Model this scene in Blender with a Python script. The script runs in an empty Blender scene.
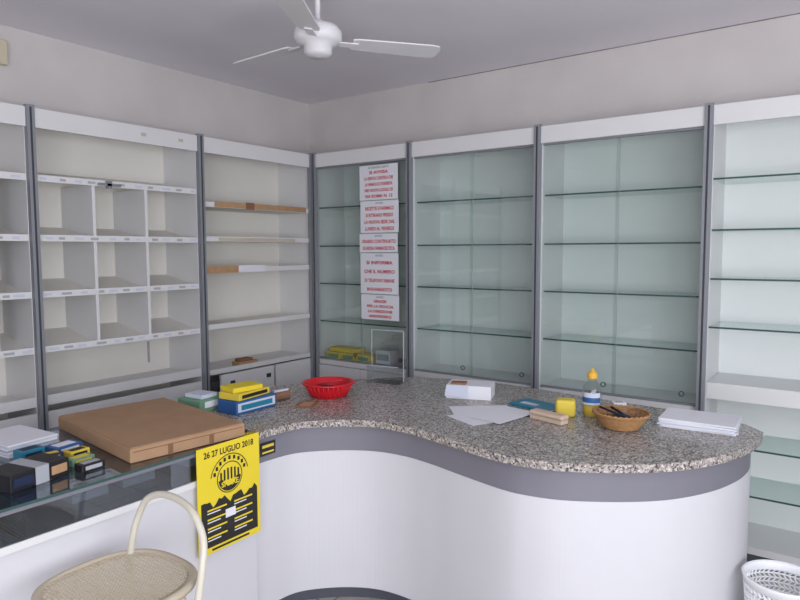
import bpy, bmesh, math, random
from mathutils import Vector, Matrix
random.seed(7)
sc=bpy.context.scene
sc.view_settings.view_transform='Standard'
sc.view_settings.look='None'
sc.view_settings.exposure=0.0
COL=sc.collection

# ------------------------------------------------------------ materials
def srgb(c):
    return tuple(((v/255)/12.92 if v/255<=0.04045 else ((v/255+0.055)/1.055)**2.4) for v in c)+(1,)
def mat(name,c,rough=0.6,metal=0.0,noise=0.0,nscale=6.0,bump=0.0,bscale=60.0,spec=0.5,coat=0.0):
    m=bpy.data.materials.new(name); m.use_nodes=True; nt=m.node_tree; b=nt.nodes["Principled BSDF"]
    b.inputs["Roughness"].default_value=rough; b.inputs["Metallic"].default_value=metal
    b.inputs["Specular IOR Level"].default_value=spec
    b.inputs["Coat Weight"].default_value=coat
    col=srgb(c); b.inputs["Base Color"].default_value=col
    tc=nt.nodes.new("ShaderNodeTexCoord")
    if noise>0:
        n=nt.nodes.new("ShaderNodeTexNoise"); n.inputs["Scale"].default_value=nscale; n.inputs["Detail"].default_value=5
        nt.links.new(tc.outputs["Object"],n.inputs["Vector"])
        r=nt.nodes.new("ShaderNodeMapRange"); r.inputs["From Min"].default_value=.3; r.inputs["From Max"].default_value=.7
        r.inputs["To Min"].default_value=1-noise; r.inputs["To Max"].default_value=1+noise*.5
        nt.links.new(n.outputs["Fac"],r.inputs["Value"])
        mx=nt.nodes.new("ShaderNodeVectorMath"); mx.operation='SCALE'; mx.inputs[0].default_value=col[:3]
        nt.links.new(r.outputs[0],mx.inputs["Scale"]); nt.links.new(mx.outputs[0],b.inputs["Base Color"])
    if bump>0:
        n2=nt.nodes.new("ShaderNodeTexNoise"); n2.inputs["Scale"].default_value=bscale; n2.inputs["Detail"].default_value=4
        nt.links.new(tc.outputs["Object"],n2.inputs["Vector"])
        bp=nt.nodes.new("ShaderNodeBump"); bp.inputs["Strength"].default_value=bump; bp.inputs["Distance"].default_value=.01
        nt.links.new(n2.outputs["Fac"],bp.inputs["Height"]); nt.links.new(bp.outputs[0],b.inputs["Normal"])
    return m
def glassmat(name,tint,refl=0.08,rough=0.02):
    m=bpy.data.materials.new(name); m.use_nodes=True; nt=m.node_tree; nt.nodes.clear()
    o=nt.nodes.new("ShaderNodeOutputMaterial"); mx=nt.nodes.new("ShaderNodeMixShader")
    t=nt.nodes.new("ShaderNodeBsdfTransparent"); t.inputs[0].default_value=srgb(tint)
    g=nt.nodes.new("ShaderNodeBsdfGlossy"); g.inputs["Roughness"].default_value=rough; g.inputs[0].default_value=(.92,.94,.95,1)
    lw=nt.nodes.new("ShaderNodeLayerWeight"); lw.inputs["Blend"].default_value=.5
    p=nt.nodes.new("ShaderNodeMath"); p.operation='POWER'; p.inputs[1].default_value=4.0
    a=nt.nodes.new("ShaderNodeMath"); a.operation='MULTIPLY_ADD'; a.inputs[1].default_value=.7; a.inputs[2].default_value=refl; a.use_clamp=True
    nt.links.new(lw.outputs["Facing"],p.inputs[0]); nt.links.new(p.outputs[0],a.inputs[0])
    nt.links.new(a.outputs[0],mx.inputs[0]); nt.links.new(t.outputs[0],mx.inputs[1]); nt.links.new(g.outputs[0],mx.inputs[2]); nt.links.new(mx.outputs[0],o.inputs[0])
    return m
def granite():
    m=bpy.data.materials.new("granite"); m.use_nodes=True; nt=m.node_tree; b=nt.nodes["Principled BSDF"]
    tc=nt.nodes.new("ShaderNodeTexCoord")
    v=nt.nodes.new("ShaderNodeTexVoronoi"); v.inputs["Scale"].default_value=150
    n=nt.nodes.new("ShaderNodeTexNoise"); n.inputs["Scale"].default_value=60; n.inputs["Detail"].default_value=6
    for x in (v,n): nt.links.new(tc.outputs["Object"],x.inputs["Vector"])
    sep=nt.nodes.new("ShaderNodeSeparateColor"); nt.links.new(v.outputs["Color"],sep.inputs[0])
    cr=nt.nodes.new("ShaderNodeValToRGB"); cr.color_ramp.interpolation='CONSTANT'
    els=cr.color_ramp.elements
    els[0].position=0; els[0].color=srgb((80,74,76)); els[1].position=.13; els[1].color=srgb((136,127,123))
    for pz,c in ((.34,(166,157,152)),(.6,(182,174,169)),(.82,(204,198,195)),(.94,(116,108,107))):
        e=els.new(pz); e.color=srgb(c)
    nt.links.new(sep.outputs[0],cr.inputs[0])
    r=nt.nodes.new("ShaderNodeMapRange"); r.inputs["From Min"].default_value=.35; r.inputs["From Max"].default_value=.65; r.inputs["To Min"].default_value=.76; r.inputs["To Max"].default_value=1.1
    nt.links.new(n.outputs["Fac"],r.inputs["Value"])
    s=nt.nodes.new("ShaderNodeVectorMath"); s.operation='SCALE'; nt.links.new(cr.outputs[0],s.inputs[0]); nt.links.new(r.outputs[0],s.inputs["Scale"])
    nt.links.new(s.outputs[0],b.inputs["Base Color"]); b.inputs["Roughness"].default_value=.25
    return m
def tiles():
    m=bpy.data.materials.new("floor_tiles"); m.use_nodes=True; nt=m.node_tree; b=nt.nodes["Principled BSDF"]
    tc=nt.nodes.new("ShaderNodeTexCoord"); k=nt.nodes.new("ShaderNodeTexBrick")
    k.offset=0; k.inputs["Scale"].default_value=1; k.inputs["Brick Width"].default_value=.33; k.inputs["Row Height"].default_value=.33; k.inputs["Mortar Size"].default_value=.004
    k.inputs["Color1"].default_value=srgb((200,193,187)); k.inputs["Color2"].default_value=srgb((192,185,179)); k.inputs["Mortar"].default_value=srgb((120,114,108))
    nt.links.new(tc.outputs["Object"],k.inputs["Vector"]); nt.links.new(k.outputs["Color"],b.inputs["Base Color"]); b.inputs["Roughness"].default_value=.35
    return m
M={}
M['wall']=mat("wall_plaster",(210,204,203),.9,noise=.07,nscale=2.2,bump=.15,bscale=40)
M['ceil']=mat("ceiling_paint",(236,232,239),.9,noise=.04,nscale=1.5,bump=.1,bscale=30)
M['floor']=tiles()
M['lam']=mat("white_laminate",(222,221,223),.45,noise=.02,nscale=3)
M['cream']=mat("cream_laminate",(231,227,221),.6,noise=.03,nscale=2)
M['inner']=mat("cabinet_back_panel",(226,229,229),.5)
M['alu']=mat("aluminium_upright",(140,142,150),.4,metal=.15)
M['dark']=mat("dark_gap",(58,60,66),.7)
M['band']=mat("grey_band_laminate",(122,120,131),.5,noise=.03,nscale=4)
M['panel']=mat("counter_white_panel",(208,207,213),.45,noise=.015,nscale=3)
M['toe']=mat("toe_kick_grey",(84,86,98),.5)
M['granite']=granite()
M['glass']=glassmat("door_glass",(247,250,249),.04)
M['shelfglass']=glassmat("shelf_glass",(240,247,245),.05)
M['edge']=mat("glass_edge_green",(56,84,82),.25)
M['paneedge']=mat("pane_edge",(140,165,158),.3)
M['topglass']=glassmat("counter_top_glass",(222,229,235),.14)
M['clear']=glassmat("clear_acrylic",(246,248,248),.05)
M['tray']=mat("display_tray",(120,127,142),.5)
M['tan']=mat("tan_tape",(182,144,108),.6,noise=.12,nscale=20)
M['brown']=mat("brown_card",(140,98,72),.7)
M['cardboard']=mat("corrugated_cardboard",(168,134,104),.85,noise=.08,nscale=9)
M['cardedge']=mat("cardboard_edge",(124,90,66),.85)
M['paper']=mat("white_paper",(228,228,236),.8)
M['paper2']=mat("blueish_paper",(200,206,222),.8)
M['red']=mat("red_plastic",(206,22,38),.35)
M['redink']=mat("red_ink",(200,45,62),.8)
M['blackink']=mat("black_ink",(35,33,30),.7)
M['yellow']=mat("yellow_print",(228,204,44),.6)
M['yel2']=mat("yellow_card",(222,196,70),.55)
M['blue']=mat("blue_card",(44,90,150),.5)
M['navy']=mat("navy_card",(30,40,72),.5)
M['teal']=mat("teal_cover",(36,122,150),.4)
M['green']=mat("green_card",(110,150,125),.5)
M['black']=mat("black_card",(30,28,34),.45)
M['greyst']=mat("grey_strip",(170,172,180),.5)
M['orange']=mat("orange_label",(226,175,60),.5)
M['wicker']=mat("wicker",(170,126,82),.7,noise=.25,nscale=60)
M['beige']=mat("beige_eraser",(200,178,158),.7)
M['fan']=mat("fan_white_enamel",(226,224,228),.35)
M['stool']=mat("cream_painted_metal",(206,200,186),.4)
M['seat']=mat("cream_rattan",(188,176,156),.6)
M['bin']=mat("white_plastic_bin",(235,236,240),.4)
M['chrome']=mat("chrome",(170,172,176),.25,metal=.9)
M['switch']=mat("cream_plastic",(206,196,172),.5)
M['liquid']=mat("yellow_liquid",(224,190,70),.2)
M['stain']=mat("tape_residue",(196,186,170),.8)
M['crackshade']=mat("joint_crack_shade",(140,132,132),.9,noise=.4,nscale=5)  # shade of the ceiling-joint crack painted as a grey strip, no real gap

# ------------------------------------------------------------ mesh builder
class B:
    def __init__(s,name): s.name=name; s.v=[]; s.f=[]; s.mi=[]; s.sm=[]; s.mats=[]
    def mid(s,k):
        m=M[k]
        if m not in s.mats: s.mats.append(m)
        return s.mats.index(m)
    def add(s,vs,fs,k,smooth=False,T=None):
        o=len(s.v); i=s.mid(k)
        for v in vs:
            v=Vector(v)
            if T is not None: v=T@v
            s.v.append(v)
        for f in fs: s.f.append([o+a for a in f]); s.mi.append(i); s.sm.append(smooth)
    def box(s,x0,x1,y0,y1,z0,z1,k,T=None,bev=0):
        if bev>0:
            bm=bmesh.new(); bmesh.ops.create_cube(bm,size=1)
            bmesh.ops.scale(bm,vec=(x1-x0,y1-y0,z1-z0),verts=bm.verts); bmesh.ops.translate(bm,vec=((x0+x1)/2,(y0+y1)/2,(z0+z1)/2),verts=bm.verts)
            bmesh.ops.bevel(bm,geom=bm.edges[:],offset=bev,segments=2,affect='EDGES',profile=.5)
            bm.verts.index_update()
            s.add([v.co.copy() for v in bm.verts],[[v.index for v in f.verts] for f in bm.faces],k,False,T); bm.free(); return
        vs=[(x,y,z) for x in (x0,x1) for y in (y0,y1) for z in (z0,z1)]
        s.add(vs,[(0,1,3,2),(4,6,7,5),(0,4,5,1),(2,3,7,6),(0,2,6,4),(1,5,7,3)],k,False,T)
    def lathe(s,prof,k,c=(0,0,0),n=40,T=None):
        vs=[];fs=[]
        for (r,z) in prof:
            for j in range(n):
                a=2*math.pi*j/n; vs.append((c[0]+r*math.cos(a),c[1]+r*math.sin(a),c[2]+z))
        for i in range(len(prof)-1):
            for j in range(n):
                j2=(j+1)%n; fs.append((i*n+j,i*n+j2,(i+1)*n+j2,(i+1)*n+j))
        s.add(vs,fs,k,True,T)
    def tube(s,pts,r,k,n=10,cyc=False,T=None):
        pts=[Vector(p) for p in pts]; N=len(pts); vs=[];fs=[]
        up=Vector((0,0,1)); prev=None
        for i,p in enumerate(pts):
            if cyc: t=pts[(i+1)%N]-pts[i-1]
            else: t=pts[min(i+1,N-1)]-pts[max(i-1,0)]
            t.normalize()
            if prev is None:
                a=t.cross(up)
                if a.length<.1: a=t.cross(Vector((1,0,0)))
                a.normalize()
            else:
                a=prev-t*prev.dot(t); a.normalize()
            prev=a; b=t.cross(a)
            for j in range(n):
                q=2*math.pi*j/n; vs.append(p+a*r*math.cos(q)+b*r*math.sin(q))
        for i in range(N if cyc else N-1):
            i2=(i+1)%N
            for j in range(n):
                j2=(j+1)%n; fs.append((i*n+j,i*n+j2,i2*n+j2,i2*n+j))
        if not cyc: fs.append(tuple(range(n))[::-1]); fs.append(tuple((N-1)*n+j for j in range(n)))
        s.add(vs,fs,k,True,T)
    def prism(s,poly,z0,z1,k,ksides=None,T=None):
        n=len(poly); vs=[(x,y,z0) for x,y in poly]+[(x,y,z1) for x,y in poly]
        s.add(vs,[tuple(range(n))[::-1],tuple(range(n,2*n))],k,False,T)
        s.add(vs,[(i,(i+1)%n,n+(i+1)%n,n+i) for i in range(n)],ksides or k,False,T)
    def quad(s,a,b,c,d,k): s.add([a,b,c,d],[(0,1,2,3)],k)
    def done(s,parent=None,fix=True):
        me=bpy.data.meshes.new(s.name); me.from_pydata([tuple(v) for v in s.v],[],s.f)
        for m in s.mats: me.materials.append(m)
        me.polygons.foreach_set("material_index",s.mi); me.polygons.foreach_set("use_smooth",s.sm); me.update()
        if fix:
            bm=bmesh.new(); bm.from_mesh(me); bmesh.ops.recalc_face_normals(bm,faces=bm.faces); bm.to_mesh(me); bm.free()
        ob=bpy.data.objects.new(s.name,me); COL.objects.link(ob)
        if parent: ob.parent=parent
        return ob
def empty(name):
    e=bpy.data.objects.new(name,None); COL.objects.link(e); e.empty_display_size=.1; return e
def text(name,body,size,loc,rot,k,parent,align='CENTER',sx=1.0,bold=0.0):
    c=bpy.data.curves.new(name,"FONT"); c.body=body; c.size=size; c.align_x=align; c.materials.append(M[k]); c.offset=bold; c.resolution_u=3
    o=bpy.data.objects.new(name,c); COL.objects.link(o); o.matrix_world=Matrix.Translation(loc)@rot.to_4x4()@Matrix.Diagonal((sx,1,1,1)); o.parent=parent
    return o
def RT(x,y,z,deg): return Matrix.Translation((x,y,z))@Matrix.Rotation(math.radians(deg),4,'Z')

# ------------------------------------------------------------ room
D=.385; X0,X1,Y0,Y1,H=-D,6.0,-6.2,D,3.043
b=B("floor"); b.box(X0-.15,X1+.15,Y0-.15,Y1+.15,-.1,0,'floor'); b.done()
b=B("ceiling"); b.box(X0-.15,X1+.15,Y0-.15,Y1+.15,H,H+.1,'ceil'); b.done()
b=B("wall_left"); b.box(X0-.15,X0,Y0,Y1,0,H,'wall'); b.done()
b=B("wall_back"); b.box(X0-.15,X1+.15,Y1,Y1+.15,0,H,'wall'); b.box(.9,X1,Y1-.002,Y1,H-.006,H,'crackshade'); b.done()
wy0,wy1,wz0,wz1=-5.4,-1.9,.9,2.6
b=B("wall_right"); b.box(X1,X1+.15,Y0,wy0,0,H,'wall'); b.box(X1,X1+.15,wy1,Y1,0,H,'wall'); b.box(X1,X1+.15,wy0,wy1,0,wz0,'wall'); b.box(X1,X1+.15,wy0,wy1,wz1,H,'wall'); b.done()
fx0,fx1=3.55,5.75
b=B("wall_front"); b.box(X0-.15,fx0,Y0-.15,Y0,0,H,'wall'); b.box(fx1,X1+.15,Y0-.15,Y0,0,H,'wall'); b.box(fx0,fx1,Y0-.15,Y0,0,.5,'wall'); b.box(fx0,fx1,Y0-.15,Y0,2.6,H,'wall'); b.done()
b=B("window_1")
for i in range(4):
    y=wy0+(wy1-wy0)*i/3; b.box(X1+.04,X1+.1,y-.03 if 0<i<3 else (y if i==0 else y-.06),y+.03 if 0<i<3 else (y+.06 if i==0 else y),wz0,wz1,'alu')
b.box(X1+.04,X1+.1,wy0,wy1,wz0,wz0+.06,'alu'); b.box(X1+.04,X1+.1,wy0,wy1,wz1-.06,wz1,'alu'); b.done()
b=B("window_2")
for i in range(3):
    x=fx0+(fx1-fx0)*i/2; b.box(x if i==0 else (x-.06 if i==2 else x-.03),x+.06 if i==0 else (x if i==2 else x+.03),Y0-.1,Y0-.04,.5,2.6,'alu')
b.box(fx0,fx1,Y0-.1,Y0-.04,.5,.56,'alu'); b.box(fx0,fx1,Y0-.1,Y0-.04,2.54,2.6,'alu'); b.done()

# ------------------------------------------------------------ left shelving units (front plane x=0)
T=2.515
def carcass(b,ax,lo,hi,inner):
    def bx(a0,a1,d0,d1,z0,z1,k):
        if ax=='L': b.box(-d1,-d0,a0,a1,z0,z1,k)
        else: b.box(a0,a1,d0,d1,z0,z1,k)
    dd=D-.006
    bx(lo+.004,lo+.024,.0,dd,0,T-.01,'lam'); bx(hi-.024,hi-.004,.0,dd,0,T-.01,'lam')
    bx(lo+.024,hi-.024,dd-.012,dd,.08,T-.01,inner)
    bx(lo+.024,hi-.024,0.0,dd-.012,T-.03,T-.01,'lam')
    bx(lo+.022,hi-.022,-.02,.0,T-.105,T,'lam')
    bx(lo+.024,hi-.024,.03,.045,0,.08,'toe')
    return bx
def post(b,ax,p,w=.042,proud=.035):
    if ax=='L':
        b.box(.0,proud,p-w/2,p+w/2,0,T+.012,'alu'); b.box(proud,proud+.002,p-.005,p+.005,0,T,'dark')
    else:
        b.box(p-w/2,p+w/2,-proud,.0,0,T+.012,'alu'); b.box(p-.005,p+.005,-proud-.002,-proud,0,T,'dark')
W=1.102
def lip_shelf(bx,a0,a1,z,k='cream',lipk='lam',depth=.366,lip=.03):
    bx(a0,a1,.006,depth,z-.016,z,k); bx(a0,a1,-.004,.006,z-.018,z+lip-.012,lipk)
def slope_shelf(b,y0,y1,z,rise=.075,depth=.366):
    vs=[]
    for y in (y0,y1): vs+=[(-.004,y,z-.016),(-.004,y,z-.002),(-depth,y,z-.002+rise),(-depth,y,z-.016+rise)]
    b.add(vs,[(0,1,2,3),(4,7,6,5),(0,4,5,1),(1,5,6,2),(2,6,7,3),(3,7,4,0)],'cream')
    b.box(-.004,.004,y0,y1,z-.018,z+.018,'lam')
def labels(b,a0,a1,z,n):
    for i in range(n):
        y=a0+(a1-a0)*(i+.5+random.uniform(-.2,.2))/n; w=random.uniform(.015,.03)
        b.box(.004,.0052,y-w,y+w,z-.008,z+.006,'greyst' if i%2 else 'paper2')
zs=[2.14,1.81,1.495,1.185]
for idx in range(3):
    lo,hi=-W*(idx+1),-W*idx
    b=B("shelving_unit"); bx=carcass(b,'L',lo,hi,'cream')
    a0,a1=lo+.024,hi-.024
    if idx==0:
        post(b,'L',hi-.022)
        for z in (2.06,1.82,1.60,1.20): lip_shelf(bx,a0,a1,z)
        b.box(.0045,.008,-.98,-.07,2.045,2.085,'tan'); b.box(.008,.01,-.70,-.62,2.04,2.09,'brown')
        b.box(.0045,.008,-1.06,-.78,1.578,1.628,'tan'); b.box(.0045,.007,-.78,-.52,1.58,1.63,'paper')
        b.box(.0045,.007,-.95,-.2,1.805,1.83,'stain')
        lip_shelf(bx,a0,a1,.875,'lam')
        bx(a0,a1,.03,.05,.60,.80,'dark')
        bx(a0+.12,hi-.45,-.005,.015,.60,.845,'lam'); bx(hi-.43,a1,-.005,.015,.60,.845,'lam')
        for q in ((a0+.05),(a0+.40)): bx(q+.15,q+.19,-.012,-.005,.76,.79,'dark')
        bx(a0,a1,-.005,.015,.34,.595,'lam'); bx(a0,a1,-.005,.015,.09,.335,'lam')
    else:
        for z in zs:
            slope_shelf(b,a0,a1,z); labels(b,a0,a1,z,11)
        if idx==1: d1,d2=lo+.352,lo+.695
        else: d1,d2=lo+.45,lo+.9
        for dv in (d1,d2):
            bx(dv-.009,dv+.009,0,.366,zs[-1],zs[0]-.012,'lam')
        lip_shelf(bx,a0,a1,.885,'lam',lip=.05)
        bx(a0,a1,-.005,.015,.60,.83,'lam'); bx(a0,a1,-.005,.015,.34,.595,'lam'); bx(a0,a1,-.005,.015,.09,.335,'lam')
        if idx==1:
            b.box(.006,.03,-1.83,-1.69,2.125,2.14,'chrome'); b.box(.008,.03,-1.78,-1.75,2.11,2.155,'chrome')
            b.box(-.366,-.361,-1.3,-1.285,.95,1.1,'greyst')
            for yy in (-1.25,-1.52): b.box(.02,.0205,yy-.02,yy+.015,2.455,2.475,'stain')
    post(b,'L',lo)
    b.done()
b=B("wooden_block"); b.box(-.12,-.03,-.76,-.58,.876,.905,'tan',bev=.004); b.box(-.11,-.04,-.74,-.62,.905,.925,'brown',bev=.003); b.done()

# ------------------------------------------------------------ right display cabinets (front plane y=0)
def gshelf(b,x0,x1,z,y0=.045,y1=.355):
    b.box(x0,x1,y0,y1,z-.004,z+.004,'shelfglass'); b.box(x0,x1,y0-.002,y0,z-.005,z+.005,'edge')
for i in range(5):
    lo,hi=float(i),float(i+1)
    if i==0: lo=.02
    b=B("display_cabinet"); bx=carcass(b,'R',lo,hi,'inner')
    a0,a1=lo+.026,hi-.026
    if i<3:
        for z in (2.085,1.772,1.465,1.153): gshelf(b,a0,a1,z)
        bx(a0,a1,0,.37,.80,.84,'lam')
        b.box(a0,a1,.004,.03,.84,.852,'alu'); b.box(a0,a1,.004,.03,T-.115,T-.103,'alu')
        mid=(lo+hi)/2
        for (g0,g1,gy) in ((a0,mid+.012,.010),(mid-.012,a1,.020)):
            b.box(g0,g1,gy,gy+.005,.852,T-.115,'glass')
        b.box(mid+.0115,mid+.0125,.009,.016,.852,T-.115,'paneedge')
        Rx=Matrix.Rotation(math.radians(90),4,'X')
        for hx in (mid-.06,a1-.08):
            b.lathe([(.012,0),(.016,0),(.016,.006),(.012,.006),(.012,0)],'dark',T=Matrix.Translation((hx,.009,.905))@Rx,n=20)
        for (g0,g1) in ((a0,mid-.002),(mid+.002,a1)):
            b.box(g0,g1,-.005,.015,.09,.795,'lam')
    else:
        for z in (2.12,1.84,1.57,1.30): gshelf(b,a0,a1,z,.006,.36)
        bx(a0,a1,0,.37,.90,.99,'lam')
        for z in (.64,.38): gshelf(b,a0,a1,z,.006,.36)
        bx(a0,a1,0,.37,.06,.10,'lam')
    post(b,'R',.057 if i==0 else lo,.03 if i==0 else .042)
    b.done()

RX=Matrix.Rotation(math.radians(90),3,'X')
zt=2.385; words=[("AI SIGNORI CLIENTI",["SI AVVISA","LA GENTILE CLIENTELA CHE","LA FARMACIA SI E TRASFERITA","NEI NUOVI LOCALI DI","VIA ROMA N. 12"]),("AVVISO",["RICETTE E FARMACI","SI RITIRANO PRESSO","LA NUOVA SEDE DAL","LUNEDI AL VENERDI"]),("AVVISO",["ORARIO CONTINUATO","GUARDIA FARMACEUTICA"]),("AVVISO",["SI INFORMA","CHE IL NUMERO","DI TELEFONO RIMANE","INVARIATO"]),("AVVISO",["GRAZIE","PER LA FIDUCIA","LA DIREZIONE","ARRIVEDERCI"])]
hs=[.27,.25,.15,.32,.20]; ox=[0,.006,-.004,.003,.008]
n=empty("paper_notice")
for (ttl,ls),hh,o_ in zip(words,hs,ox):
    b=B("sheet"); b.box(.51+o_,.878+o_,.0065,.0072,zt-hh+.006,zt,'paper'); b.done(n)
    text("heading",ttl,.022,(.695+o_,.006,zt-.026),RX,'blackink',n)
    step=(hh-.045)/len(ls)
    for j,l in enumerate(ls):
        fs_=min(.036,step*.72)
        text("line",l,fs_,(.695+o_,.006,zt-.030-step*(j+.8)),RX,'redink',n,sx=min(1.3,.32/(len(l)*.62*fs_)),bold=.0012)
    zt-=hh
b=B("yellow_carton")
for k in range(3):
    b.box(.10+.16*k,.25+.16*k,.05,.2,.842,.90,'yel2',bev=.003); b.box(.12+.16*k,.23+.16*k,.049,.0505,.855,.885,'green')
b.box(.12,.40,.07,.2,.901,.935,'yel2',bev=.003)
b.done()
b=B("white_carton"); b.box(.60,.74,.08,.20,.842,.95,'paper',bev=.003); b.box(.61,.73,.079,.0805,.87,.92,'greyst'); b.done()

# ------------------------------------------------------------ curved counter
def cr(pts,n=8):
    out=[]
    for i in range(len(pts)-1):
        p0=Vector(pts[max(i-1,0)]);p1=Vector(pts[i]);p2=Vector(pts[i+1]);p3=Vector(pts[min(i+2,len(pts)-1)])
        for k in range(n):
            t=k/n; out.append(.5*((2*p1)+(-p0+p2)*t+(2*p0-5*p1+4*p2-p3)*t*t+(-p0+3*p1-3*p2+p3)*t**3))
    out.append(Vector(pts[-1])); return out
def offs(c,d):
    o=[]
    for i,p in enumerate(c):
        t=c[min(i+1,len(c)-1)]-c[max(i-1,0)]; t.normalize(); o.append(p+Vector((t.y,-t.x))*d)
    return o
front=cr([(1.555,-2.03),(1.555,-1.93),(1.585,-1.78),(1.71,-1.64),(1.86,-1.55),(2.02,-1.525),(2.18,-1.545),(2.36,-1.59),(2.58,-1.64),(2.70,-1.64),(2.84,-1.60),(3.02,-1.49),(3.16,-1.36),(3.27,-1.18),(3.33,-1.0),(3.35,-.86),(3.35,-.76)])
back=cr([(3.31,-.68),(3.10,-.60),(2.62,-.56),(1.97,-.5),(1.62,-.57),(1.40,-.69),(1.22,-.88),(1.02,-1.15),(.92,-1.45),(.90,-1.77),(.90,-2.03)])
ZT=.94
def poly(df,db): return [tuple(p) for p in offs(front,df)]+[tuple(p) for p in offs(back,db)]
b=B("reception_counter")
g=poly(.045,.02); b.prism(g,ZT-.032,ZT,'granite')
pb=poly(0,-.02); b.prism(pb,.78,ZT-.032,'band')
b.prism(poly(.001,-.019),.10,.78,'panel'); b.prism(poly(-.09,-.06),0,.10,'toe')
counter=b.done()
mod=counter.modifiers.new("bev","BEVEL"); mod.width=.005; mod.segments=2; mod.limit_method='ANGLE'; mod.angle_limit=math.radians(50)
b=B("price_sticker")
Ts=Matrix.Translation((1.560,-1.985,.84)); b.box(0,.001,0,.09,-.03,.03,'black',T=Ts); b.box(.001,.0015,.01,.08,-.02,-.012,'yel2',T=Ts); b.box(.001,.0015,.01,.08,.005,.018,'yel2',T=Ts); b.done()

b=B("glass_display_counter")
gx0,gx1,gy0,gy1=.78,1.60,-4.4,-2.035
b.box(gx0+.02,gx1-.02,gy0,gy1,.10,.80,'panel'); b.box(gx0+.08,gx1-.09,gy0,gy1,0,.10,'toe')
b.box(gx0+.03,gx1-.03,gy0+.01,gy1-.005,.80,.806,'tray'); b.box(gx1-.02,gx1-.008,gy0,gy1,.79,.815,'lam')
b.box(gx0,gx0+.02,gy0,gy1,.80,ZT-.01,'lam')
b.box(gx1-.018,gx1-.012,gy0,gy1,.815,ZT-.01,'topglass')
b.box(gx0,gx1,gy0,gy1,ZT-.01,ZT,'topglass'); b.box(gx1,gx1+.001,gy0,gy1,ZT-.01,ZT,'edge')
b.box(gx1-.03,gx1-.006,gy0,gy1,ZT-.025,ZT-.011,'band')
b.box(gx0+.02,gx1-.02,-3.0,-2.99,.806,ZT-.012,'shelfglass')
for k_,yy in enumerate((-2.25,-2.55,-2.75,-3.2,-3.5)):
    b.box(1.15,1.4,yy,yy+.14,.8065,.84+.01*(k_%2),('paper2','greyst','greyst')[k_%3])
b.done()

# poster
ps=empty("event_poster"); px=gx1+.008
y0,y1,z0,z1=-2.36,-2.035,.50,.945
def pp(a,z,e=0): return (px+e,y0+(y1-y0)*a,z0+(z1-z0)*z)
b=B("poster_sheet"); b.box(px-.001,px,y0,y1,z0,z1,'yellow')
def rect(a0,a1,c0,c1,k,e=.0006): 
    b.box(px,px+e,y0+(y1-y0)*a0,y0+(y1-y0)*a1,z0+(z1-z0)*c0,z0+(z1-z0)*c1,k)
vs=[pp(.05,.06,.0008)]+[pp(.95,.06,.0008)]+[pp(1-.05-.9*i/20,.47+.03*math.sin(i*1.1)+.02*math.sin(i*2.3),.0008) for i in range(21)]
b.add(vs,[tuple(range(len(vs)))],'blackink')
cy,cz=(y0+y1)/2,z0+(z1-z0)*.66
def ring(r0,r1,a0,a1,k,e,n=40):
    v=[];f=[]
    for i in range(n+1):
        a=math.radians(a0+(a1-a0)*i/n)
        v+= [(px+e,cy+r0*math.cos(a),cz+r0*math.sin(a)),(px+e,cy+r1*math.cos(a),cz+r1*math.sin(a))]
    for i in range(n): f.append((2*i,2*i+1,2*i+3,2*i+2))
    b.add(v,f,k)
ring(.062,.066,0,360,'blackink',.001); ring(.095,.099,10,170,'blackink',.001); ring(.035,.058,185,355,'blackink',.001)
for i in range(9):
    a=math.radians(20+17.5*i); c=Vector((px+.001,cy+.082*math.cos(a),cz+.082*math.sin(a)))
    b.box(c.x,c.x+.0004,c.y-.006,c.y+.006,c.z-.008,c.z+.008,'blackink')
for i in range(6):
    q=-.045+.018*i; hgt=.018+.022*math.cos(q*25); b.box(px,px+.0016,cy+q-.004,cy+q+.004,cz-.01,cz+hgt,'blackink')
for i in range(4):
    for j in range(2):
        rect(.14+.42*j,.14+.42*j+.3,.40-.085*i,.415-.085*i,'yellow',.0016); rect(.14+.42*j,.14+.42*j+.2,.375-.085*i,.385-.085*i,'paper',.0016)
rect(.42,.58,.28,.36,'paper',.0017); rect(.2,.8,.02,.04,'blackink')
b.done(ps)
RY=Matrix(((0,0,1),(1,0,0),(0,1,0)))
text("poster_date","26 27 LUGLIO 2018",.036,(px+.0015,cy,z1-.045),RY,'blackink',ps,sx=.86,bold=.0008)
text("poster_title","SHARE",.03,(px+.002,cy,cz-.035),RY,'yellow',ps,bold=.001)

# ------------------------------------------------------------ things on counters
b=B("cardboard_box")
Tm=RT(1.185,-2.30,ZT+.001,-7)
b.box(-.34,.38,-.25,.25,0,.055,'cardboard',T=Tm,bev=.004)
b.box(-.335,.375,-.245,.245,.0555,.058,'cardboard',T=Tm); b.box(.3802,.382,-.24,.24,.040,.0425,'cardedge',T=Tm); b.box(.3802,.382,-.10,-.08,.0,.040,'cardedge',T=Tm); b.box(.3802,.382,.08,.10,0,.040,'cardedge',T=Tm)
b.done()
b=B("black_carton"); Tm=RT(1.40,-2.90,ZT+.001,12); b.box(-.07,.07,-.11,.11,0,.06,'black',T=Tm,bev=.003); b.box(-.071,.071,-.02,.03,.0,.0615,'greyst',T=Tm); b.box(.0705,.072,-.1,-.03,.015,.045,'navy',T=Tm); b.box(.0705,.072,.04,.1,.015,.045,'tan',T=Tm); b.done()
b=B("paper_stack"); Tm=RT(.94,-2.745,ZT+.001,8)
for i in range(7): b.box(-.14,.14,-.10,.10,.007*i,.007*i+.006,('paper','paper2','paper','greyst')[i%4],T=Tm@Matrix.Rotation(math.radians(random.uniform(-5,5)),4,'Z'))
b.done()
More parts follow.
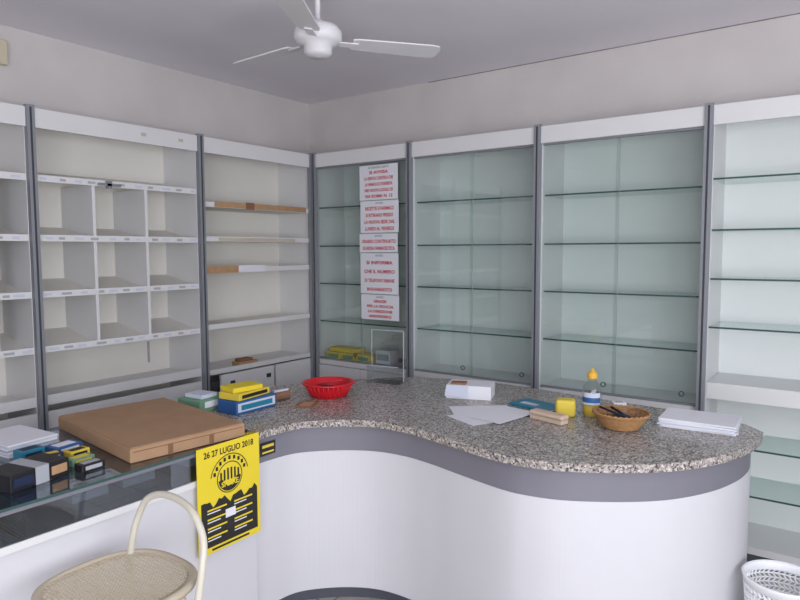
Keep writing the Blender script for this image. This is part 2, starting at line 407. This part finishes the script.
def smallbox(name,x,y,r,sx,sy,sz,k,k2,z=ZT+.001):
    b=B(name); Tm=RT(x,y,z,r); b.box(-sx/2,sx/2,-sy/2,sy/2,0,sz,k,T=Tm,bev=min(.003,sz*.2)); b.box(-sx*.3,sx*.3,-sy*.35,sy*.35,sz,sz+.0008,k2,T=Tm); b.box(sx/2,sx/2+.0008,-sy*.35,sy*.35,sz*.25,sz*.75,k2,T=Tm); return b.done()
smallbox("medicine_packet",1.17,-2.66,8,.08,.11,.03,'blue','paper')
smallbox("medicine_packet",1.26,-2.76,-6,.045,.09,.035,'navy','yel2')
smallbox("medicine_packet",1.28,-2.665,6,.05,.08,.03,'yel2','blackink')
smallbox("medicine_packet",1.17,-2.79,6,.06,.09,.045,'teal','navy')
smallbox("medicine_packet",1.37,-2.70,5,.05,.09,.028,'green','yel2')
smallbox("medicine_packet",1.46,-2.71,3,.05,.09,.028,'black','greyst')
b=B("bar_display_carton"); Tm=RT(1.227,-1.768,ZT+.001,0)
b.box(-.07,.07,-.13,.13,0,.065,'blue',T=Tm,bev=.003); b.box(.0705,.072,-.12,.12,.012,.055,'paper2',T=Tm)
b.box(.0725,.0735,-.1,.1,.02,.045,'teal',T=Tm)
b.box(-.075,.06,-.12,.10,.0666,.10,'yel2',T=Tm@RT(0,0,0,6),bev=.003); b.box(.0605,.062,-.1,.08,.075,.092,'blackink',T=Tm@RT(0,0,0,6))
b.box(-.07,.05,-.11,.06,.101,.125,'yellow',T=Tm@RT(0,0,0,-8),bev=.003)
b.done()
b=B("leaflet_box"); Tm=RT(1.03,-1.88,ZT+.001,5); b.box(-.08,.08,-.10,.10,0,.06,'green',T=Tm,bev=.003); b.box(.0805,.082,-.07,.07,.02,.05,'paper',T=Tm); b.box(-.06,.06,-.07,.03,.061,.08,'paper2',T=Tm,bev=.002); b.done()
b=B("business_card_holder"); Tm=RT(1.22,-1.52,ZT+.001,-10); b.box(-.035,.035,-.05,.05,0,.004,'clear',T=Tm); b.box(-.035,-.031,-.05,.05,.004,.06,'clear',T=Tm); b.box(.031,.035,-.05,.05,.004,.025,'clear',T=Tm); b.box(-.025,-.01,-.045,.045,.005,.05,'paper2',T=Tm); b.box(-.008,.01,-.045,.045,.005,.04,'brown',T=Tm); b.done()
smallbox("brochure",1.42,-1.54,25,.10,.12,.006,'brown','tan')
b=B("red_bowl"); c=(1.36,-1.31,ZT+.001)
b.lathe([(.0,0),(.095,0),(.10,.004),(.118,.04),(.132,.066),(.146,.07),(.147,.076),(.132,.078),(.126,.072),(.112,.042),(.094,.010),(0,.008)],'red',c)
for i in range(30):
    a=2*math.pi*i/30; b.tube([(c[0]+.099*math.cos(a),c[1]+.099*math.sin(a),c[2]+.006),(c[0]+.134*math.cos(a),c[1]+.134*math.sin(a),c[2]+.068)],.003,'red',6)
b.box(c[0]-.05,c[0]+.05,c[1]-.02,c[1]+.03,c[2]+.04,c[2]+.052,'black',bev=.003); b.tube([(c[0]-.08,c[1],c[2]+.05),(c[0]+.06,c[1]+.05,c[2]+.085)],.004,'redink')
b.done()
b=B("acrylic_leaflet_stand"); Tm=RT(1.40,-.85,ZT+.001,8)
b.box(-.11,.11,-.05,.05,0,.004,'clear',T=Tm); b.box(-.11,.11,.03,.034,.004,.31,'clear',T=Tm); b.box(-.11,.11,-.03,-.027,.004,.10,'clear',T=Tm)
for s_ in (-.11,.107): b.box(s_,s_+.003,-.03,.03,.004,.12,'clear',T=Tm)
for e in (-.1105,.1085): b.box(e,e+.003,.03,.034,.004,.31,'paper2',T=Tm)
b.box(-.11,.11,.03,.034,.31,.3125,'paper2',T=Tm); b.box(-.11,.11,-.03,-.027,.10,.1025,'paper2',T=Tm)
b.done()
b=B("white_box"); Tm=RT(2.01,-.88,ZT+.001,20)
b.box(-.12,.12,-.08,.08,0,.004,'paper',T=Tm)
for q in ((-.12,.12,-.08,-.077),(-.12,.12,.077,.08),(-.12,-.117,-.077,.077),(.117,.12,-.077,.077)): b.box(*q,.004,.07,'paper',T=Tm)
b.box(-.12,.12,-.079,.079,.0705,.0725,'paper',T=Tm)
b.quad(*[tuple(Tm@Vector(v)) for v in ((-.12,-.08,.07),(.0,-.08,.07),(.0,-.125,.022),(-.12,-.125,.022))],'paper2')
b.box(-.1,-.02,-.06,0,.073,.082,'brown',T=Tm); b.box(-.12,-.1205,-.05,.05,.02,.04,'redink',T=Tm); b.done()
b=B("paper_sheets")
for (x,y,r,z) in ((2.28,-1.22,66,0),(2.22,-1.14,40,.002),(2.33,-1.15,80,.004)): b.box(-.148,.148,-.105,.105,0,.001,'paper',T=RT(x,y,ZT+.001+z,r))
b.done()
for_t=RT(2.40,-.89,ZT+.001,-14)
b=B("teal_booklet"); b.box(-.12,.12,-.075,.075,0,.012,'teal',T=for_t,bev=.002); b.box(-.08,.02,-.04,.0,.012,.0126,'paper2',T=for_t); b.box(-.118,.1205,-.073,.073,.003,.009,'paper',T=for_t); b.done()
b=B("yellow_box"); Tm=RT(2.585,-.975,ZT+.001,20); b.box(-.045,.045,-.04,.04,0,.08,'yel2',T=Tm,bev=.012); b.box(-.046,.046,-.03,.03,.02,.055,'yellow',T=Tm); b.done()
b=B("blackboard_eraser"); Tm=RT(2.56,-1.12,ZT+.001,-14); b.box(-.09,.09,-.026,.026,0,.02,'beige',T=Tm,bev=.003); b.box(-.095,.095,-.03,.03,.02,.042,'beige',T=Tm,bev=.010); b.done()
e=empty("sanitizer_bottle"); cx,cy_=2.69,-.91; c=(cx,cy_,ZT+.001)
b=B("bottle_body"); b.lathe([(0,0),(.038,0),(.044,.006),(.044,.12),(.040,.145),(.020,.168),(.018,.180),(0,.180)],'clear',c); b.done(e)
b=B("bottle_liquid"); b.lathe([(0,.003),(.040,.003),(.040,.055),(0,.055)],'liquid',c); b.done(e)
def arc(name,z0_,z1_,r_,k):
    b=B(name); v=[];f=[]
    for j in range(15):
        a=math.radians(-150+9.5*j)
        for z in (z0_,z1_): v.append((cx+r_*math.cos(a),cy_+r_*math.sin(a),c[2]+z))
    for j in range(14): f.append((2*j,2*j+2,2*j+3,2*j+1))
    b.add(v,f,k,True); b.done(e)
arc("bottle_label",.06,.118,.0448,'paper2'); arc("bottle_label_print",.07,.095,.0452,'blue')
b=B("bottle_cap"); b.lathe([(0,.180),(.022,.180),(.023,.184),(.023,.206),(.015,.212),(.010,.214),(.008,.228),(0,.229)],'orange',c,n=24); b.done(e)
smallbox("pill_carton",2.80,-.85,30,.06,.05,.07,'paper','greyst')
b=B("wicker_basket"); c=(2.865,-1.035,ZT+.001); n=48
b.lathe([(0,.002),(.075,.002),(.076,.006),(0,.006)],'wicker',c)
for k in range(9):
    z=.004+k*.0072; r=.078+.037*(k/8)**.9
    b.tube([(c[0]+(r+.0022*math.sin(j*n/4*2*math.pi/n*2+ (k%2)*math.pi))*math.cos(2*math.pi*j/n),c[1]+(r+.0022*math.sin(j*math.pi+(k%2)*math.pi))*math.sin(2*math.pi*j/n),c[2]+z+.002) for j in range(n)],.0036,'wicker',6,True)
for j in range(24):
    a=2*math.pi*j/24; b.tube([(c[0]+.074*math.cos(a),c[1]+.074*math.sin(a),c[2]+.004),(c[0]+.114*math.cos(a),c[1]+.114*math.sin(a),c[2]+.064)],.003,'wicker',6)
for ph in (0,math.pi):
    b.tube([(c[0]+(.118+.004*math.cos(16*t+ph))*math.cos(t),c[1]+(.118+.004*math.cos(16*t+ph))*math.sin(t),c[2]+.067+.004*math.sin(16*t+ph)) for t in [2*math.pi*j/96 for j in range(96)]],.0045,'wicker',6,True)
b.done()
e=B("pen"); e.tube([(c[0]-.10,c[1]+.01,c[2]+.078),(c[0]+.02,c[1]-.02,c[2]+.056),(c[0]+.06,c[1]-.03,c[2]+.049)],.005,'navy'); e.tube([(c[0]-.06,c[1]+.05,c[2]+.074),(c[0]+.03,c[1]+.02,c[2]+.044)],.006,'black'); e.box(c[0]-.05,c[0]+.03,c[1]-.01,c[1]+.05,c[2]+.008,c[2]+.045,'black',bev=.004); e.done()
b=B("paper_pile"); Tm=RT(3.145,-.80,ZT+.001,4)
for i in range(8):
    b.box(-.155,.155,-.115,.115,.005*i,.005*i+.0045,'paper' if i!=3 else 'paper2',T=Tm@RT(random.uniform(-.006,.006),random.uniform(-.005,.005),0,random.uniform(-3,3)))
b.done()

# ------------------------------------------------------------ ceiling fan
b=B("ceiling_fan"); fc=(1.50,-1.51,0)
b.lathe([(0,H-.001),(.07,H-.001),(.066,H-.03),(.03,H-.055),(.014,H-.06),(.013,2.86),(.03,2.855),(.04,2.835),(.10,2.825),(.118,2.80),(.118,2.765),(.10,2.745),(.07,2.735),(.068,2.70),(.05,2.685),(0,2.68)],'fan',fc,n=48)
for ang in (53,176,300):
    Tm=RT(fc[0],fc[1],2.755,ang)@Matrix.Rotation(math.radians(-9),4,'X')
    b.box(.09,.2,-.02,.02,-.004,.002,'fan',T=Tm)
    out=[(.17,-.045),(.2,-.055),(.58,-.066),(.615,-.058),(.63,-.03),(.63,.03),(.615,.058),(.58,.066),(.2,.055),(.17,.045)]
    b.prism(out,.002,.009,'fan',T=Tm)
b.done()
b=B("junction_box"); b.box(X0,X0+.045,-2.31,-2.14,2.81,2.95,'switch',bev=.006); b.box(X0+.045,X0+.048,-2.30,-2.15,2.82,2.94,'switch'); b.done()

# ------------------------------------------------------------ bar chair
e=empty("bar_chair"); cx,cy_,zs_=1.915,-2.88,.72; R=.205
b=B("seat_mesh"); step=.0135; nn=int(R/step)+1
def inside(x,y): return abs(x)**2.6+abs(y)**2.6<(R-.004)**2.6
idm={};vs=[];fs=[]
for i in range(-nn,nn+1):
    for j in range(-nn,nn+1):
        if inside(i*step,j*step): idm[(i,j)]=len(vs); vs.append((cx+i*step,cy_+j*step,zs_-.012*(1-((i*step)**2+(j*step)**2)/R**2)))
for (i,j) in idm:
    if all(q in idm for q in ((i+1,j),(i+1,j+1),(i,j+1))): fs.append((idm[(i,j)],idm[(i+1,j)],idm[(i+1,j+1)],idm[(i,j+1)]))
b.add(vs,fs,'seat'); o=b.done(e); m=o.modifiers.new("w","WIREFRAME"); m.thickness=.0066; m.use_even_offset=False
def sup(t,r,p=2.6):
    c,s=math.cos(t),math.sin(t); k=(abs(c)**p+abs(s)**p)**(-1/p); return (cx+r*k*c,cy_+r*k*s)
b=B("seat_frame"); vs=[];fs=[];n=72
for (r,z) in ((R-.014,zs_+.004),(R,zs_+.006),(R+.012,zs_),(R+.008,zs_-.018),(R-.012,zs_-.016)):
    for j in range(n): x,y=sup(2*math.pi*j/n,r); vs.append((x,y,z))
for i in range(5):
    for j in range(n): fs.append((i*n+j,i*n+(j+1)%n,((i+1)%5)*n+(j+1)%n,((i+1)%5)*n+j))
b.add(vs,fs,'seat',True); b.done(e)
b=B("back_hoop"); hy=cy_+.15
hp=[(cx-.15,hy-.05,zs_-.22),(cx-.155,hy-.02,zs_-.05),(cx-.155,hy,zs_+.06),(cx-.145,hy+.02,zs_+.13),(cx-.11,hy+.03,zs_+.185),(cx-.04,hy+.04,zs_+.212),(cx+.06,hy+.04,zs_+.212),(cx+.14,hy+.03,zs_+.19),(cx+.195,hy+.02,zs_+.13),(cx+.215,hy,zs_+.06),(cx+.215,hy-.02,zs_-.05),(cx+.21,hy-.05,zs_-.22)]
def cr3(pts,n=6):
    out=[]
    for i in range(len(pts)-1):
        p0=Vector(pts[max(i-1,0)]);p1=Vector(pts[i]);p2=Vector(pts[i+1]);p3=Vector(pts[min(i+2,len(pts)-1)])
        for k in range(n):
            t=k/n; out.append(.5*((2*p1)+(-p0+p2)*t+(2*p0-5*p1+4*p2-p3)*t*t+(-p0+3*p1-3*p2+p3)*t**3))
    out.append(Vector(pts[-1])); return out
b.tube(cr3(hp),.0115,'stool',14); b.done(e)
b=B("legs")
L=[(-1,1),(1,1),(-1,-1),(1,-1)]
for sx_,sy_ in L:
    b.tube([(cx+sx_*.14,cy_+sy_*.12,zs_-.02),(cx+sx_*.20,cy_+sy_*.20,0.0)],.0125,'stool',12)
zz=.28; f_=(zs_-.02-zz)/(zs_-.02); ax_=.14+.06*f_; ay_=.12+.08*f_
b.tube([(cx-ax_,cy_-ay_,zz),(cx+ax_,cy_-ay_,zz),(cx+ax_,cy_+ay_,zz),(cx-ax_,cy_+ay_,zz)],.009,'stool',10,True)
b.done(e)

# ------------------------------------------------------------ waste bin
e=empty("waste_basket"); bc=(3.51,-.99)
b=B("perforated_wall"); n=44; rows=20; vs=[];fs=[]
for i in range(rows+1):
    z=.03+.36*i/rows; r=.105+.033*i/rows
    for j in range(n): a=2*math.pi*(j+.5*(i%2))/n; vs.append((bc[0]+r*math.cos(a),bc[1]+r*math.sin(a),z))
for i in range(rows):
    for j in range(n): fs.append((i*n+j,i*n+(j+1)%n,(i+1)*n+(j+1)%n,(i+1)*n+j))
b.add(vs,fs,'bin'); o=b.done(e); m=o.modifiers.new("w","WIREFRAME"); m.thickness=.0095; m.use_even_offset=False
b=B("rim_and_base"); b.lathe([(.136,.385),(.143,.388),(.146,.41),(.150,.42),(.144,.424),(.138,.41),(.134,.39),(.136,.385)],'bin',(bc[0],bc[1],0)); b.lathe([(0,0),(.10,0),(.106,.005),(.107,.035),(.102,.035),(.10,.008),(0,.008)],'bin',(bc[0],bc[1],0)); b.done(e)

# ------------------------------------------------------------ light
w=bpy.data.worlds.new("World"); sc.world=w; w.use_nodes=True; bg=w.node_tree.nodes["Background"]
bg.inputs[0].default_value=(.72,.82,1,1); bg.inputs[1].default_value=1.0
def area(name,loc,rot,sx,sy,e,c):
    l=bpy.data.lights.new(name,'AREA'); l.shape='RECTANGLE'; l.size=sx; l.size_y=sy; l.energy=e; l.color=c
    o=bpy.data.objects.new(name,l); COL.objects.link(o); o.location=loc; o.rotation_euler=rot
# lamps added just inside the windows as daylight, tilted upward to brighten the ceiling
area("window_daylight",(X1-.30,(wy0+wy1)/2,(wz0+wz1)/2-.1),(0,math.radians(108),0),1.5,3.4,102,(.95,.98,1))
area("shopfront_daylight",((fx0+fx1)/2,Y0+.35,1.5),(math.radians(106),0,0),2.1,1.9,80,(.95,.98,1))

# ------------------------------------------------------------ camera
f,yaw,pit,rol,cx,cy_,h=644.0119,0.6267,0.076,-0.0033,3.7282,-3.9079,1.7312
F=Vector((-math.sin(yaw)*math.cos(pit),math.cos(yaw)*math.cos(pit),-math.sin(pit)))
R0=Vector((math.cos(yaw),math.sin(yaw),0)); U0=R0.cross(F)
Rv=R0*math.cos(rol)+U0*math.sin(rol); U=-R0*math.sin(rol)+U0*math.cos(rol)
cd=bpy.data.cameras.new("camera"); cd.sensor_width=36; cd.lens=f/800*36; cd.clip_start=.05
co=bpy.data.objects.new("camera",cd); COL.objects.link(co)
co.matrix_world=Matrix(((Rv.x,U.x,-F.x,cx),(Rv.y,U.y,-F.y,cy_),(Rv.z,U.z,-F.z,h),(0,0,0,1)))
sc.camera=co
